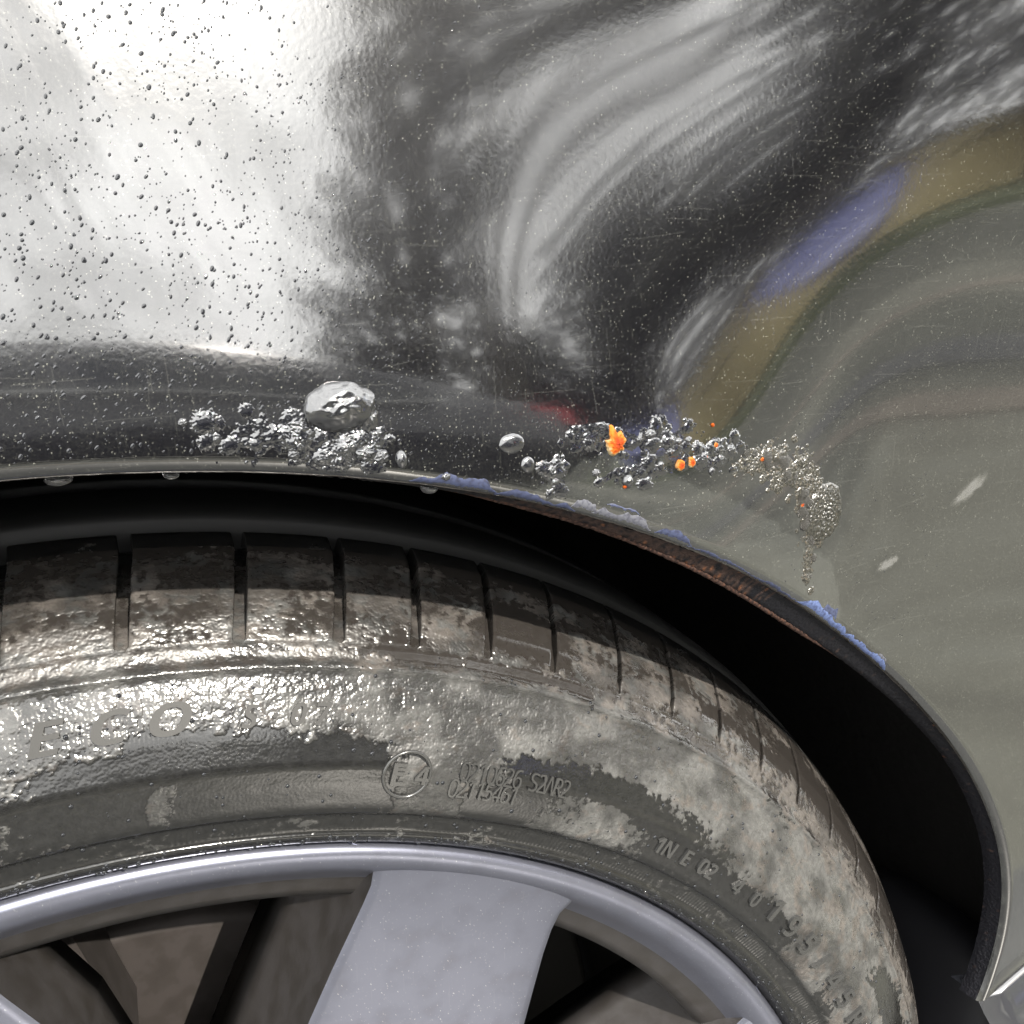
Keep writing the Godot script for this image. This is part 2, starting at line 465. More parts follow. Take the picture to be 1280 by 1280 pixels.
func build_rim(wheel: Node3D) -> void:
	var silver := mat("silver_wheel_paint", lin(0.14, 0.146, 0.182), 0.32, 0.82)
	silver.albedo_texture = noise_map(31, 0.012, 5, 512, gradient([[0.0, Color(0.93, 0.92, 0.91)], [0.3, Color(0.97, 0.97, 0.97)], [0.55, Color(1, 1, 1)], [1.0, Color(1, 1, 1)]]))
	silver.uv1_triplanar = true
	silver.uv1_scale = Vector3(12, 12, 12)
	silver.heightmap_enabled = true
	silver.heightmap_texture = noise_map(32, 0.09, 3, 512)
	silver.heightmap_scale = 0.0004
	var im := Image.create(512, 512, false, Image.FORMAT_RGBA8)
	im.fill(Color(0.8, 0.8, 0.8, 0.0))
	rng.seed = 55
	for i in 2600:
		var p := Vector2i(rng.randi_range(1, 508), rng.randi_range(1, 508))
		var tone := 0.95 if rng.randf() < 0.7 else 0.25
		var a := lerpf(0.05, 0.45, pow(rng.randf(), 3.0))
		for k in rng.randi_range(1, 3):
			im.set_pixelv(p + Vector2i(k / 2, k), Color(tone, tone, tone * 0.97, a))
	silver.detail_enabled = true
	silver.detail_blend_mode = BaseMaterial3D.BLEND_MODE_MIX
	silver.detail_albedo = ImageTexture.create_from_image(im)
	var grime_and_shade := mat("brake_dust_and_shade_on_silver", lin(0.022, 0.020, 0.019), 0.5, 0.1)  # brake dust, its colour darkened further for the shade inside the wheel
	grime_and_shade.albedo_texture = noise_map(33, 0.012, 5, 512, gradient([[0.0, Color(0.74, 0.71, 0.69)], [0.42, Color(0.86, 0.85, 0.84)], [0.55, Color(0.95, 0.95, 0.97)], [1.0, Color(1, 1, 1)]]))
	grime_and_shade.uv1_triplanar = true
	grime_and_shade.uv1_scale = Vector3(20, 20, 20)
	grime_and_shade.heightmap_enabled = true
	grime_and_shade.heightmap_texture = noise_map(34, 0.05, 4, 512)
	grime_and_shade.heightmap_scale = 0.004
	part("rim", lathe([[0.2160, 0.0700], [0.2200, 0.0850], [0.2212, 0.0880], [0.2213, 0.0900], [0.2208, 0.0914], [0.2198, 0.0922], [0.2185, 0.0925], [0.2168, 0.0921], [0.2150, 0.0912], [0.2132, 0.0898], [0.2115, 0.0880], [0.2098, 0.0861], [0.2080, 0.0844]], -90, 270, 360, true), silver, wheel)
	part("rim_well", lathe([[0.2080, 0.0844], [0.2060, 0.0830], [0.2035, 0.0818], [0.2005, 0.0800], [0.1995, 0.0750], [0.1985, 0.0550], [0.1930, 0.0200], [0.1925, -0.0600], [0.2050, -0.0850], [0.2200, -0.0880]], -90, 270, 360, true), grime_and_shade, wheel)
	# a spoke: its face, and its two flanks as one piece behind
	for k in 9:
		var mid := 62.6 + 40.0 * k
		var turn := Basis(Vector3(0, 0, 1), deg_to_rad(mid - 90.0))
		var rows := []
		var fr := [0.050, 0.09, 0.13, 0.165, 0.180, 0.192, 0.200, 0.206, 0.2115, 0.2152, 0.2176]
		var fl := [0.0210, 0.0250, 0.0268, 0.0278, 0.0281, 0.0283, 0.0286, 0.0292, 0.0310, 0.0350, 0.0410]
		var frr := [0.0300, 0.0360, 0.0385, 0.0370, 0.0335, 0.0305, 0.0288, 0.0282, 0.0302, 0.0350, 0.0410]
		var fz := [0.0760, 0.0792, 0.0818, 0.0840, 0.0852, 0.0866, 0.0878, 0.0890, 0.0900, 0.0911, 0.0915]
		var pts := PackedVector3Array()
		var side := PackedVector3Array()
		for i in fr.size():
			var y: float = fr[i]
			var l: float = -fl[i]
			var r: float = frr[i]
			var z: float = fz[i]
			for t in [0.0, 0.015, 0.04, 0.15, 0.3, 0.5, 0.7, 0.85, 0.96, 0.985, 1.0]:
				var roll: float = 0.0010 * pow(absf(t - 0.5) * 2.0, 24.0)
				pts.append(turn * Vector3(lerpf(l, r, t), sqrt(maxf(0.0, y * y - 0.0 * t)), z - roll))
			for t in [0.0, 0.3, 0.7, 1.0]:
				side.append(turn * Vector3(l - 0.010 * t * t - 0.0005 * t, y, z - 0.001 - 0.036 * t))
			for t in [1.0, 0.7, 0.3, 0.0]:
				side.append(turn * Vector3(r + 0.004 * t * t, y, z - 0.001 - 0.026 * t))
		part("spoke", grid(11, fr.size(), pts, false), silver, wheel)
		part("spoke_flank", grid(8, fr.size(), side, true), grime_and_shade, wheel)
	part("hub", lathe([[0.056, 0.060], [0.056, 0.0805], [0.050, 0.0820], [0.030, 0.0800], [0.020, 0.0800], [0.0002, 0.0800]], -90, 270, 48, true), silver, wheel)
	var iron := mat("rusty_iron", lin(0.02, 0.016, 0.014), 0.75, 0.3)
	iron.albedo_texture = grime_and_shade.albedo_texture
	iron.uv1_triplanar = true
	iron.uv1_scale = Vector3(12, 12, 12)
	part("brake_disc", lathe([[0.0, 0.012], [0.145, 0.012], [0.150, 0.010], [0.150, -0.012], [0.0, -0.012]], -90, 270, 96, true), iron, wheel)
	part("added_backplate", lathe([[0.0, -0.03], [0.186, -0.03], [0.190, -0.034], [0.190, -0.04], [0.0, -0.04]], -90, 270, 96, true), mat("dark_backplate", lin(0.012, 0.011, 0.010), 0.8), wheel)  # added dark plate, hides the lit ground seen through the wheel
	var st := SurfaceTool.new()
	st.begin(Mesh.PRIMITIVE_TRIANGLES)
	box(Vector3(0.075, 0.055, 0.055), Vector3(-0.035, 0.145, 0.012), st, Basis(Vector3(0, 0, 1), 0.25))
	box(Vector3(0.02, 0.09, 0.03), Vector3(0.04, 0.15, -0.01), st, Basis(Vector3(0, 0, 1), -0.1))
	part("brake_caliper", st.commit(), iron, wheel)

# ------------------------------------------------------------------ the wing
func paint_material() -> StandardMaterial3D:
	var m := mat("dark_blue_car_paint", lin(0.05, 0.05, 0.05), 0.11, 0.0, 0.62)
	m.vertex_color_use_as_albedo = true
	m.clearcoat_enabled = true
	m.clearcoat = 1.0
	m.clearcoat_roughness = 0.05
	# dust: specks, dried spots and hairline scratches, lying on the paint
	var size := 1024
	var im := Image.create(size, size, false, Image.FORMAT_RGBA8)
	im.fill(Color(0.62, 0.63, 0.58, 0.0))
	var cloud := noise(41, 0.01, 4)
	var fine := noise(42, 0.2, 2)
	for y in size:
		for x in size:
			var c := 0.0035 + 0.006 * cloud.get_noise_2d(x, y) + 0.014 * fine.get_noise_2d(x, y)
			im.set_pixel(x, y, Color(0.62, 0.63, 0.58, clampf(c, 0.0, 1.0)))
	rng.seed = 5
	for i in 15000:
		var p := Vector2i(rng.randi_range(2, size - 4), rng.randi_range(2, size - 4))
		var a := lerpf(0.03, 0.30, pow(rng.randf(), 2.6))
		im.set_pixelv(p, Color(0.7, 0.7, 0.66, a))
		if rng.randf() < 0.5:
			im.set_pixelv(p + Vector2i(0, 1), Color(0.7, 0.7, 0.66, a * 0.7))
		if rng.randf() < 0.3:
			im.set_pixelv(p + Vector2i(1, 0), Color(0.7, 0.7, 0.66, a * 0.7))
	for i in 260:
		var p := Vector2(rng.randf_range(0, size), rng.randf_range(0, size))
		var ang := rng.randf_range(-0.12, 0.12) + (PI / 2 if rng.randf() < 0.3 else 0.0)
		var a := rng.randf_range(0.01, 0.05)
		for k in rng.randi_range(15, 90):
			p += Vector2(cos(ang), sin(ang))
			im.set_pixel(posmod(int(p.x), size), posmod(int(p.y), size), Color(0.68, 0.68, 0.66, a))
	m.detail_enabled = true
	m.detail_blend_mode = BaseMaterial3D.BLEND_MODE_MIX
	m.detail_albedo = ImageTexture.create_from_image(im)
	m.uv1_triplanar = true
	m.uv1_scale = Vector3(7.0, 7.0, 7.0)
	m.heightmap_enabled = true
	m.heightmap_texture = noise_map(43, 0.09, 3, 1024)
	m.heightmap_scale = 0.0011
	return m

var navy := Color(0.0020, 0.0021, 0.0026)

# clear lacquer gone below the bubbles: a dull patch with ragged edge
func peeled(x: float, y: float, n: FastNoiseLite) -> float:
	var deg := rad_to_deg(atan2(y, x))
	var d := Vector2(x, y).length() - arch_r(deg)
	var top := 0.0135 * smooth(74.0, 70.0, deg) * smooth(52.0, 57.0, deg)
	return smooth(0.0006, -0.0006, d - top + 0.0016 * n.get_noise_2d(x, y))

func build_wing(car: Node3D) -> MeshInstance3D:
	var paint := paint_material()
	var degs := PackedFloat32Array()
	var a := 14.7
	while a < 178.0:
		degs.append(a)
		a += 0.11 if a < 101.0 else 0.6
	var ds := PackedFloat32Array()
	var d := 0.0
	var grow := 0.00028
	while d < 0.27:
		ds.append(d)
		d += grow
		grow *= 1.0165
	var pn := noise(51, 130.0, 4)
	var sn := noise(52, 700.0, 3)
	var pts := PackedVector3Array()
	var cols := PackedColorArray()
	pts.resize(degs.size() * ds.size())
	cols.resize(pts.size())
	var painted_glints := [[0.2295, 0.2775, 0.009, 0.0032, 0.52], [0.2012, 0.2613, 0.006, 0.0020, 0.2]]  # two pale glints of light put into the wing's colour
	var i := 0
	for g in degs:
		for dd in ds:
			var p := wing_point(g, dd)
			pts[i] = p
			var c := navy
			if dd < 0.03:
				var k := peeled(p.x, p.y, pn)
				c = c.lerp(Color(0.020, 0.021, 0.020), k * 0.5)
			if p.x > 0.18:
				for s in painted_glints:
					var q := Vector2(p.x - s[0], p.y - s[1]).rotated(-s[4])
					var e: float = exp(-0.5 * (q.x * q.x / (s[2] * s[2] * 0.2) + q.y * q.y / (s[3] * s[3] * 0.2)))
					c = c.lerp(Color(0.1, 0.1, 0.096), smooth(0.15, 0.95, e * (1.0 + 0.9 * sn.get_noise_2d(p.x, p.y)) ))
			cols[i] = Color(c.r * 20.0, c.g * 20.0, c.b * 20.0)
			i += 1
	var wing := part("front_wing", grid(ds.size(), degs.size(), pts, true, PackedVector2Array(), cols), paint, car)
	wing.position = Vector3(0, H, 0)
	wing.set_meta("label", "dark blue wing panel with bubbling paint above the wheel arch")
	return wing

func build_lip(wing: Node3D) -> void:
	var m := mat("bare_worn_edge", lin(0.1, 0.1, 0.1), 0.6, 0.0, 0.3)
	m.vertex_color_use_as_albedo = true
	m.heightmap_enabled = true
	m.heightmap_texture = noise_map(61, 0.08, 4, 512)
	m.uv1_triplanar = true
	m.uv1_scale = Vector3(18, 18, 18)
	m.heightmap_scale = 0.03
	var n := noise(62, 260.0, 4)
	var pts := PackedVector3Array()
	var cols := PackedColorArray()
	var cross := [[0.0, 0.0], [-0.10, 0.0007], [-0.28, 0.0014], [-0.5, 0.0021], [-0.75, 0.0028], [-0.93, 0.0034], [-1.0, 0.0042], [-0.97, 0.0052], [-0.9, 0.0064]]
	var rows := 0
	var deg := 14.7
	while deg < 178.0:
		var p := wing_point(deg, 0.0)
		var out := Vector3(cos(deg_to_rad(deg)), sin(deg_to_rad(deg)), 0)
		for k in cross.size():
			var q: Vector3 = p + out * (cross[k][0] * table(LIP, deg) + 0.00035 * n.get_noise_2d(deg * 0.03, k * 0.004)) - Vector3(0, 0, cross[k][1])
			pts.append(q)
			var rust := smooth(0.0, 0.3, n.get_noise_2d(deg * 0.02, cross[k][1]) + 0.75 * smooth(76.0, 71.0, deg) * smooth(56.0, 63.0, deg) - 0.42)
			var c := Color(0.003, 0.0031, 0.0046).lerp(Color(0.026, 0.016, 0.013), rust)
			if n.get_noise_2d(deg * 0.05 + 9.0, cross[k][1] * 2.0) > 0.42 and rust > 0.5:
				c = Color(0.095, 0.04, 0.02)
			cols.append(Color(c.r * 10.0, c.g * 10.0, c.b * 10.0))
		rows += 1
		deg += 0.15 if deg < 101.0 else 0.8
	part("arch_lip", grid(cross.size(), rows, pts, false, PackedVector2Array(), cols), m, wing)
	var bead := mat("rusted_edge_scale", lin(0.042, 0.028, 0.024), 0.75, 0.0, 0.3)
	bead.albedo_texture = noise_map(65, 0.06, 4, 256, gradient([[0.0, Color(0.25, 0.2, 0.2)], [0.45, Color(0.6, 0.5, 0.47)], [0.65, Color(1, 0.95, 0.9)], [0.85, Color(1, 0.7, 0.5)], [1.0, Color(1, 0.6, 0.35)]]))
	bead.uv1_triplanar = true
	bead.uv1_scale = Vector3(60, 60, 60)
	pts = PackedVector3Array()
	rows = 0
	deg = 76.0
	while deg > 50.5:
		var p := wing_point(deg, 0.0)
		var out := Vector3(cos(deg_to_rad(deg)), sin(deg_to_rad(deg)), 0)
		var fat := 0.0006 * smooth(76.0, 72.5, deg) * smooth(50.5, 55.0, deg) * (1.0 + 0.35 * n.get_noise_2d(deg * 0.03, 5.0)) + 0.0001
		for k in 11:
			var u := TAU * k / 10.0
			pts.append(p + (out * cos(u) + Vector3(0, 0, 1) * sin(u)) * fat * (1.0 + 0.25 * n.get_noise_2d(deg * 0.05, u * 0.003)) + Vector3(0, 0, -0.0042) - out * table(LIP, deg))
		rows += 1
		deg -= 0.08
	part("rusted_edge", grid(11, rows, pts, true), bead, wing)
	# scraped strips where the lip has lost its dark coat
	var blue := mat("scraped_blue_primer", lin(0.020, 0.026, 0.055), 0.5)
	var pale := mat("scraped_pale_primer", lin(0.048, 0.05, 0.06), 0.6)
	var tones := noise_map(63, 0.05, 4, 256, gradient([[0.0, Color(0.35, 0.35, 0.4)], [0.45, Color(0.8, 0.8, 0.85)], [0.6, Color(1, 1, 1)], [1.0, Color(1, 1, 1)]]))
	var bright := mat("scraped_bright_blue", lin(0.05, 0.072, 0.15), 0.5)
	for s in [blue, pale, bright]:
		s.albedo_texture = tones
		s.uv1_triplanar = true
		s.uv1_scale = Vector3(60, 60, 60)
	var strips := [[77.6, 74.2, 0.0004, 0.0032, 0], [74.4, 71.0, 0.0002, 0.0022, 0], [71.3, 70.2, 0.001, 0.004, 1], [70.4, 67.6, 0.0008, 0.0036, 1], [69.9, 68.4, 0.0034, 0.0046, 0], [67.4, 65.4, 0.0008, 0.0032, 0], [65.6, 61.5, 0.0004, 0.0014, 0], [61.5, 57.0, 0.0002, 0.0013, 0], [57.4, 52.4, 0.0002, 0.0034, 2], [52.8, 47.8, 0.0001, 0.0028, 2], [55.4, 54.0, 0.002, 0.0052, 0], [49.4, 48.4, 0.0018, 0.003, 1]]
	var rag := noise(64, 1.0, 3)
	for s in strips:
		var sp := PackedVector3Array()
		var nn := int((s[0] - s[1]) / 0.06) + 2
		for i in nn:
			var t := float(i) / (nn - 1)
			var g := lerpf(s[0], s[1], t)
			var taper := minf(1.0, minf(t, 1.0 - t) * 6.0 + 0.08)
			var lo: float = s[2] + 0.0005 * (rag.get_noise_2d(g * 5.0, 3.0) + 0.3)
			var hi: float = s[2] + (s[3] - s[2]) * taper * (0.8 + 0.6 * rag.get_noise_2d(g * 0.7, s[3] * 900.0) + 0.12 * rag.get_noise_2d(g * 3.0, s[3] * 700.0))
			hi = maxf(hi, lo + 0.0002)
			for k in 5:
				var d := lerpf(lo, hi, k / 4.0)
				var p := wing_point(g, d)
				var b := wing_point(g, maxf(d - 0.0006, 0.0))
				var up := wing_normal(p.x, p.y)
				up = Vector3(up.x, up.y, up.z)
				if d < 0.0042:
					var out := Vector3(cos(deg_to_rad(g)), sin(deg_to_rad(g)), 0)
					up = (up - out * (1.0 - d / 0.0042) * 1.2).normalized()
				sp.append(p + up * (0.00006 if k in [1, 2, 3] else -0.00004))
		part("paint_scrape", grid(5, nn, sp, true), [blue, pale, bright][s[4]], wing)

func dome_mesh(rings: int, segs: int, rise: float, rough: float, seed_: int, undercut := 0.0) -> ArrayMesh:
	var n := noise(seed_, 1.0, 2)
	var pts := PackedVector3Array()
	for j in rings + 1:
		var t := float(j) / rings
		for i in segs + 1:
			var a := TAU * i / segs
			var q := Vector3(cos(a) * sin(t * PI / 2), sin(a) * sin(t * PI / 2), rise * cos(t * PI / 2))
			var k := 1.0 + rough * n.get_noise_3d(q.x * 1.7 + seed_, q.y * 1.7, q.z)
			pts.append(Vector3(q.x * k, q.y * k, q.z * (1.0 + 1.2 * rough * n.get_noise_3d(q.x * 2.3, q.y * 2.3 + seed_, 5.0)) - undercut * t))
	return grid(segs + 1, rings + 1, pts, true)

func on_wing(x: float, y: float, size: Vector3, turn := 0.0, sink := 0.0) -> Transform3D:
	var n := wing_normal(x, y)
	var t := Vector3(cos(turn), sin(turn), 0)
	t = (t - n * t.dot(n)).normalized()
	var deg := rad_to_deg(atan2(y, x))
	var d := Vector2(x, y).length() - arch_r(deg)
	return Transform3D(Basis(t * size.x, n.cross(t) * size.y, n * size.z), Vector3(x, y, wing_z(x, y) - edge_drop(d)) - n * sink)

func build_blisters(wing: Node3D) -> void:
	var m := mat("bubbled_dark_paint", lin(0.0035, 0.0037, 0.005), 0.07, 0.0, 0.55)
	m.clearcoat_enabled = true
	m.clearcoat = 1.0
	m.clearcoat_roughness = 0.02
	m.heightmap_enabled = true
	m.heightmap_texture = noise_map(71, 0.06, 3, 256)
	m.uv1_triplanar = true
	m.uv1_scale = Vector3(60, 60, 60)
	m.heightmap_scale = 0.0012
	var domes := []
	for k in 6:
		domes.append(dome_mesh(14, 32, 1.0, 0.26 if k < 5 else 0.05, 80 + k, 0.05))
	domes.append(dome_mesh(28, 56, 1.0, 0.10, 88, 0.05))
	# x, y, half-width, half-height, rise (mm), kind
	var list := [[0.0558, 0.3200, 9.6, 6.6, 4.4, 6], [0.0520, 0.3196, 2.6, 2.2, 1.8, 1], [0.0602, 0.3180, 3.0, 4.6, 2.0, 2], [0.0560, 0.3128, 3.2, 2.8, 1.5, 3], [0.0590, 0.3113, 2.6, 2.2, 1.8, 1], [0.0619, 0.3103, 2.3, 1.9, 1.4, 2], [0.0657, 0.3093, 1.7, 2.6, 1.4, 5], [0.0520, 0.3115, 3.6, 2.6, 1.0, 4],
		[0.0497, 0.3160, 1.6, 1.2, 0.9, 0], [0.0618, 0.3146, 1.3, 1.2, 0.9, 1], [0.0470, 0.3127, 2.2, 1.6, 0.8, 2], [0.0880, 0.3095, 4.0, 2.9, 1.0, 5], [0.0910, 0.3050, 2.2, 2.4, 0.9, 5], [0.1131, 0.2987, 1.9, 2.2, 1.7, 5], [0.1194, 0.3076, 1.9, 1.5, 1.3, 0], [0.1167, 0.3068, 1.2, 1.0, 0.8, 1], [0.1228, 0.3061, 1.2, 0.9, 0.9, 2], [0.1263, 0.3052, 1.5, 1.1, 1.1, 3], [0.1291, 0.3052, 1.3, 1.0, 1.0, 4], [0.1241, 0.3034, 1.5, 1.0, 1.0, 1],
		[0.1214, 0.3009, 1.2, 1.3, 1.0, 5], [0.1349, 0.2976, 1.1, 1.5, 1.0, 5], [0.1375, 0.3000, 1.6, 1.3, 1.0, 0], [0.1405, 0.3017, 1.7, 1.3, 1.1, 2], [0.0959, 0.3033, 1.5, 1.6, 0.9, 3], [0.0966, 0.3010, 1.4, 1.2, 0.8, 4], [0.1059, 0.3014, 1.4, 1.2, 0.8, 1], [0.0292, 0.3201, 1.2, 1.0, 0.8, 2], [0.0340, 0.3168, 1.1, 0.9, 0.6, 4], [0.0740, 0.3050, 1.4, 1.0, 0.6, 3], [0.1200, 0.3055, 3.2, 2.4, 0.8, 5]]
	for b in list:
		var o := part("paint_blister", domes[b[5]], m, wing)
		o.transform = on_wing(b[0], b[1], Vector3(b[2], b[3], b[4]) * 0.0005 * 1.35, 0.0, 0.00004)
	# the crusty string of burst bubbles to the right of them
	var crust := mat("crusty_filler", lin(0.042, 0.041, 0.037), 0.25, 0.0, 0.6)
	crust.albedo_texture = noise_map(72, 0.07, 4, 256, gradient([[0.0, Color(0.2, 0.19, 0.18)], [0.42, Color(0.5, 0.49, 0.46)], [0.6, Color(0.85, 0.84, 0.79)], [0.8, Color(1, 0.98, 0.92)], [0.87, Color(1.0, 0.66, 0.42)], [1.0, Color(0.95, 0.5, 0.25)]]))
	crust.uv1_triplanar = true
	crust.uv1_scale = Vector3(70, 70, 70)
	crust.heightmap_enabled = true
	crust.heightmap_texture = noise_map(73, 0.06, 4, 256)
	crust.heightmap_scale = 0.03
	var string := [[0.1452, 0.2996, 1.6], [0.1480, 0.2986, 1.9], [0.1505, 0.2975, 2.2], [0.1532, 0.2966, 2.2], [0.1558, 0.2954, 2.6], [0.1582, 0.2938, 2.7], [0.1605, 0.2920, 2.5], [0.1625, 0.2900, 2.4], [0.1640, 0.2876, 2.5], [0.1652, 0.2852, 2.6], [0.1664, 0.2826, 2.8], [0.1674, 0.2800, 2.5], [0.1680, 0.2772, 2.3], [0.1682, 0.2745, 1.8], [0.1684, 0.2718, 1.5], [0.1690, 0.2690, 1.2], [0.1688, 0.2662, 1.2], [0.1692, 0.2640, 0.9]]
	rng.seed = 17
	for i in 34:
		var s: Array = string[mini(i / 2, string.size() - 1)]
		var e: Array = string[mini(i / 2 + 1, string.size() - 1)]
		var o := part("paint_blister", domes[rng.randi_range(0, 4)], crust, wing)
		var wide: float = s[2] * rng.randf_range(0.5, 1.25)
		o.transform = on_wing(lerpf(s[0], e[0], rng.randf()) + rng.randfn(0.0, 0.0008), lerpf(s[1], e[1], rng.randf()) + rng.randfn(0.0, 0.0008), Vector3(wide * rng.randf_range(0.8, 1.4), wide * rng.randf_range(0.6, 1.1), wide * rng.randf_range(0.35, 0.8)) * 0.0006, rng.randf_range(0, TAU), 0.00008)
	# the large clump of fine wrinkles
	var wr := noise(74, 900.0, 3)
	var pts := PackedVector3Array()
	for j in 31:
		for i in 61:
			var an := TAU * i / 60.0
			var rr := 0.0074 * j / 30.0 * (1.0 + 0.1 * wr.get_noise_2d(cos(an) * 0.003, sin(an) * 0.003))
			var x := 0.1733 + rr * cos(an) * 0.95
			var y := 0.2809 + rr * sin(an)
			var rise := 0.0010 * sqrt(maxf(0.0, 1.0 - pow(j / 30.0, 3.0))) + 0.00042 * wr.get_noise_2d(x * 1.5, y) * smooth(1.0, 0.8, j / 30.0)
			pts.append(Vector3(x, y, wing_z(x, y)) + wing_normal(x, y) * (rise - 0.00006))
	var wm: StandardMaterial3D = crust.duplicate()
	wm.resource_name = "wrinkled_paint"
	wm.albedo_color = lin(0.026, 0.026, 0.023)
	wm.roughness = 0.3
	part("wrinkled_blister", grid(61, 31, pts, true), wm, wing)
	# ground between them: small bubbles run together into a crust, too fine to pick apart
	blister_patch(wing, m, [0.030, 0.3075, 0.074, 0.3225], [[0.0590, 0.3126, 0.0054, 0.0036, 70], [0.0500, 0.3140, 0.0050, 0.0040, 40], [0.0430, 0.3165, 0.008, 0.0040, 40]], 0.2, 2.1, 41)
	blister_patch(wing, m, [0.090, 0.2965, 0.146, 0.3115], [[0.105, 0.3085, 0.0055, 0.0030, 60], [0.120, 0.3064, 0.011, 0.0026, 80], [0.137, 0.3015, 0.0075, 0.0032, 130], [0.0965, 0.3022, 0.0030, 0.0030, 40], [0.116, 0.300, 0.010, 0.0020, 40]], 0.2, 1.5, 42)
	blister_patch(wing, crust, [0.140, 0.260, 0.180, 0.302], [[0.150, 0.2980, 0.007, 0.0032, 170], [0.1590, 0.2938, 0.0055, 0.0042, 210], [0.1660, 0.2880, 0.0042, 0.0050, 200], [0.1690, 0.280, 0.0036, 0.0060, 170], [0.1685, 0.270, 0.0020, 0.0065, 70]], 0.3, 1.2, 43)

func blister_patch(wing: Node3D, m: Material, area: Array, groups: Array, least: float, most: float, seed_: int) -> void:
	var cell := 0.00016
	var nx := int((area[2] - area[0]) / cell) + 1
	var ny := int((area[3] - area[1]) / cell) + 1
	var high := PackedFloat32Array()
	high.resize(nx * ny)
	rng.seed = seed_
	var dent := noise(seed_, 1500.0, 2)
	var lump := noise(seed_ + 1, 420.0, 3)
	for j in ny:
		for i in nx:
			var q := Vector2(area[0] + i * cell, area[1] + j * cell)
			var swell := -0.00022
			for g in groups:
				var e := Vector2((q.x - g[0]) / (g[2] * 1.15), (q.y - g[1]) / (g[3] * 1.15))
				swell = maxf(swell, 0.00042 * exp(-1.6 * e.length_squared()) - 0.00022)
			high[j * nx + i] = maxf(-0.00005, swell + 0.00022 * lump.get_noise_2d(q.x, q.y) * (1.0 if swell > -0.0002 else 0.0))
	for g in groups:
		for k in g[4]:
			var x: float = g[0] + rng.randfn(0.0, 0.55) * g[2]
			var y: float = g[1] + rng.randfn(0.0, 0.55) * g[3]
			if Vector2(x, y).length() < arch_r(rad_to_deg(atan2(y, x))) + 0.0018:
				continue
			var r := lerpf(least, most, pow(rng.randf(), 2.4)) * 0.001
			var rise := r * rng.randf_range(0.12, 0.36)
			var long := rng.randf_range(0.75, 1.5)
			var turn := rng.randf_range(0, PI)
			var reach := r * 1.7
			for j in range(maxi(0, int((y - reach - area[1]) / cell)), mini(ny, int((y + reach - area[1]) / cell) + 2)):
				for i in range(maxi(0, int((x - reach - area[0]) / cell)), mini(nx, int((x + reach - area[0]) / cell) + 2)):
					var px: float = area[0] + i * cell
					var py: float = area[1] + j * cell
					var q := Vector2(px - x, py - y).rotated(turn)
					q.x /= long
					var u := q.length() / r * (1.0 + 0.3 * dent.get_noise_2d(px, py))
					if u < 1.0:
						var old := high[j * nx + i]
						var now := rise * sqrt(1.0 - u * u) - 0.00003
						high[j * nx + i] = maxf(old, now) + (0.3 * minf(old, now) if old > 0.0 and now > 0.0 else 0.0)
	var verts := PackedVector3Array()
	var norms := PackedVector3Array()
	verts.resize(nx * ny)
	norms.resize(nx * ny)
	for j in ny:
		for i in nx:
			var x: float = area[0] + i * cell
			var y: float = area[1] + j * cell
			var k := j * nx + i
			var inside := Vector2(x, y).length() - arch_r(rad_to_deg(atan2(y, x))) > 0.0012
			if not inside:
				high[k] = -0.00005
			if high[k] <= -0.00005 and (i == 0 or high[k - 1] <= -0.00005) and (i == nx - 1 or high[k + 1] <= -0.00005) and (j == 0 or high[k - nx] <= -0.00005) and (j == ny - 1 or high[k + nx] <= -0.00005):
				continue
			var n := wing_normal(x, y)
			var gx := (high[j * nx + mini(i + 1, nx - 1)] - high[j * nx + maxi(i - 1, 0)]) / (2.0 * cell)
			var gy := (high[mini(j + 1, ny - 1) * nx + i] - high[maxi(j - 1, 0) * nx + i]) / (2.0 * cell)
			verts[k] = Vector3(x, y, wing_z(x, y)) + n * high[k]
			norms[k] = (n - Vector3(gx, gy, 0)).normalized()
	var idx := PackedInt32Array()
	for j in ny - 1:
		for i in nx - 1:
			var k := j * nx + i
			if maxf(maxf(high[k], high[k + 1]), maxf(high[k + nx], high[k + nx + 1])) > -0.00004 and verts[k] != Vector3.ZERO and verts[k + 1] != Vector3.ZERO and verts[k + nx] != Vector3.ZERO and verts[k + nx + 1] != Vector3.ZERO:
				idx.append_array(PackedInt32Array([k, k + nx, k + 1, k + 1, k + nx, k + nx + 1]))
	var arr := []
	arr.resize(Mesh.ARRAY_MAX)
	arr[Mesh.ARRAY_VERTEX] = verts
	arr[Mesh.ARRAY_NORMAL] = norms
	arr[Mesh.ARRAY_INDEX] = idx
	var am := ArrayMesh.new()
	am.add_surface_from_arrays(Mesh.PRIMITIVE_TRIANGLES, arr)
	part("bubbled_crust", am, m, wing).set_meta("kind", "stuff")

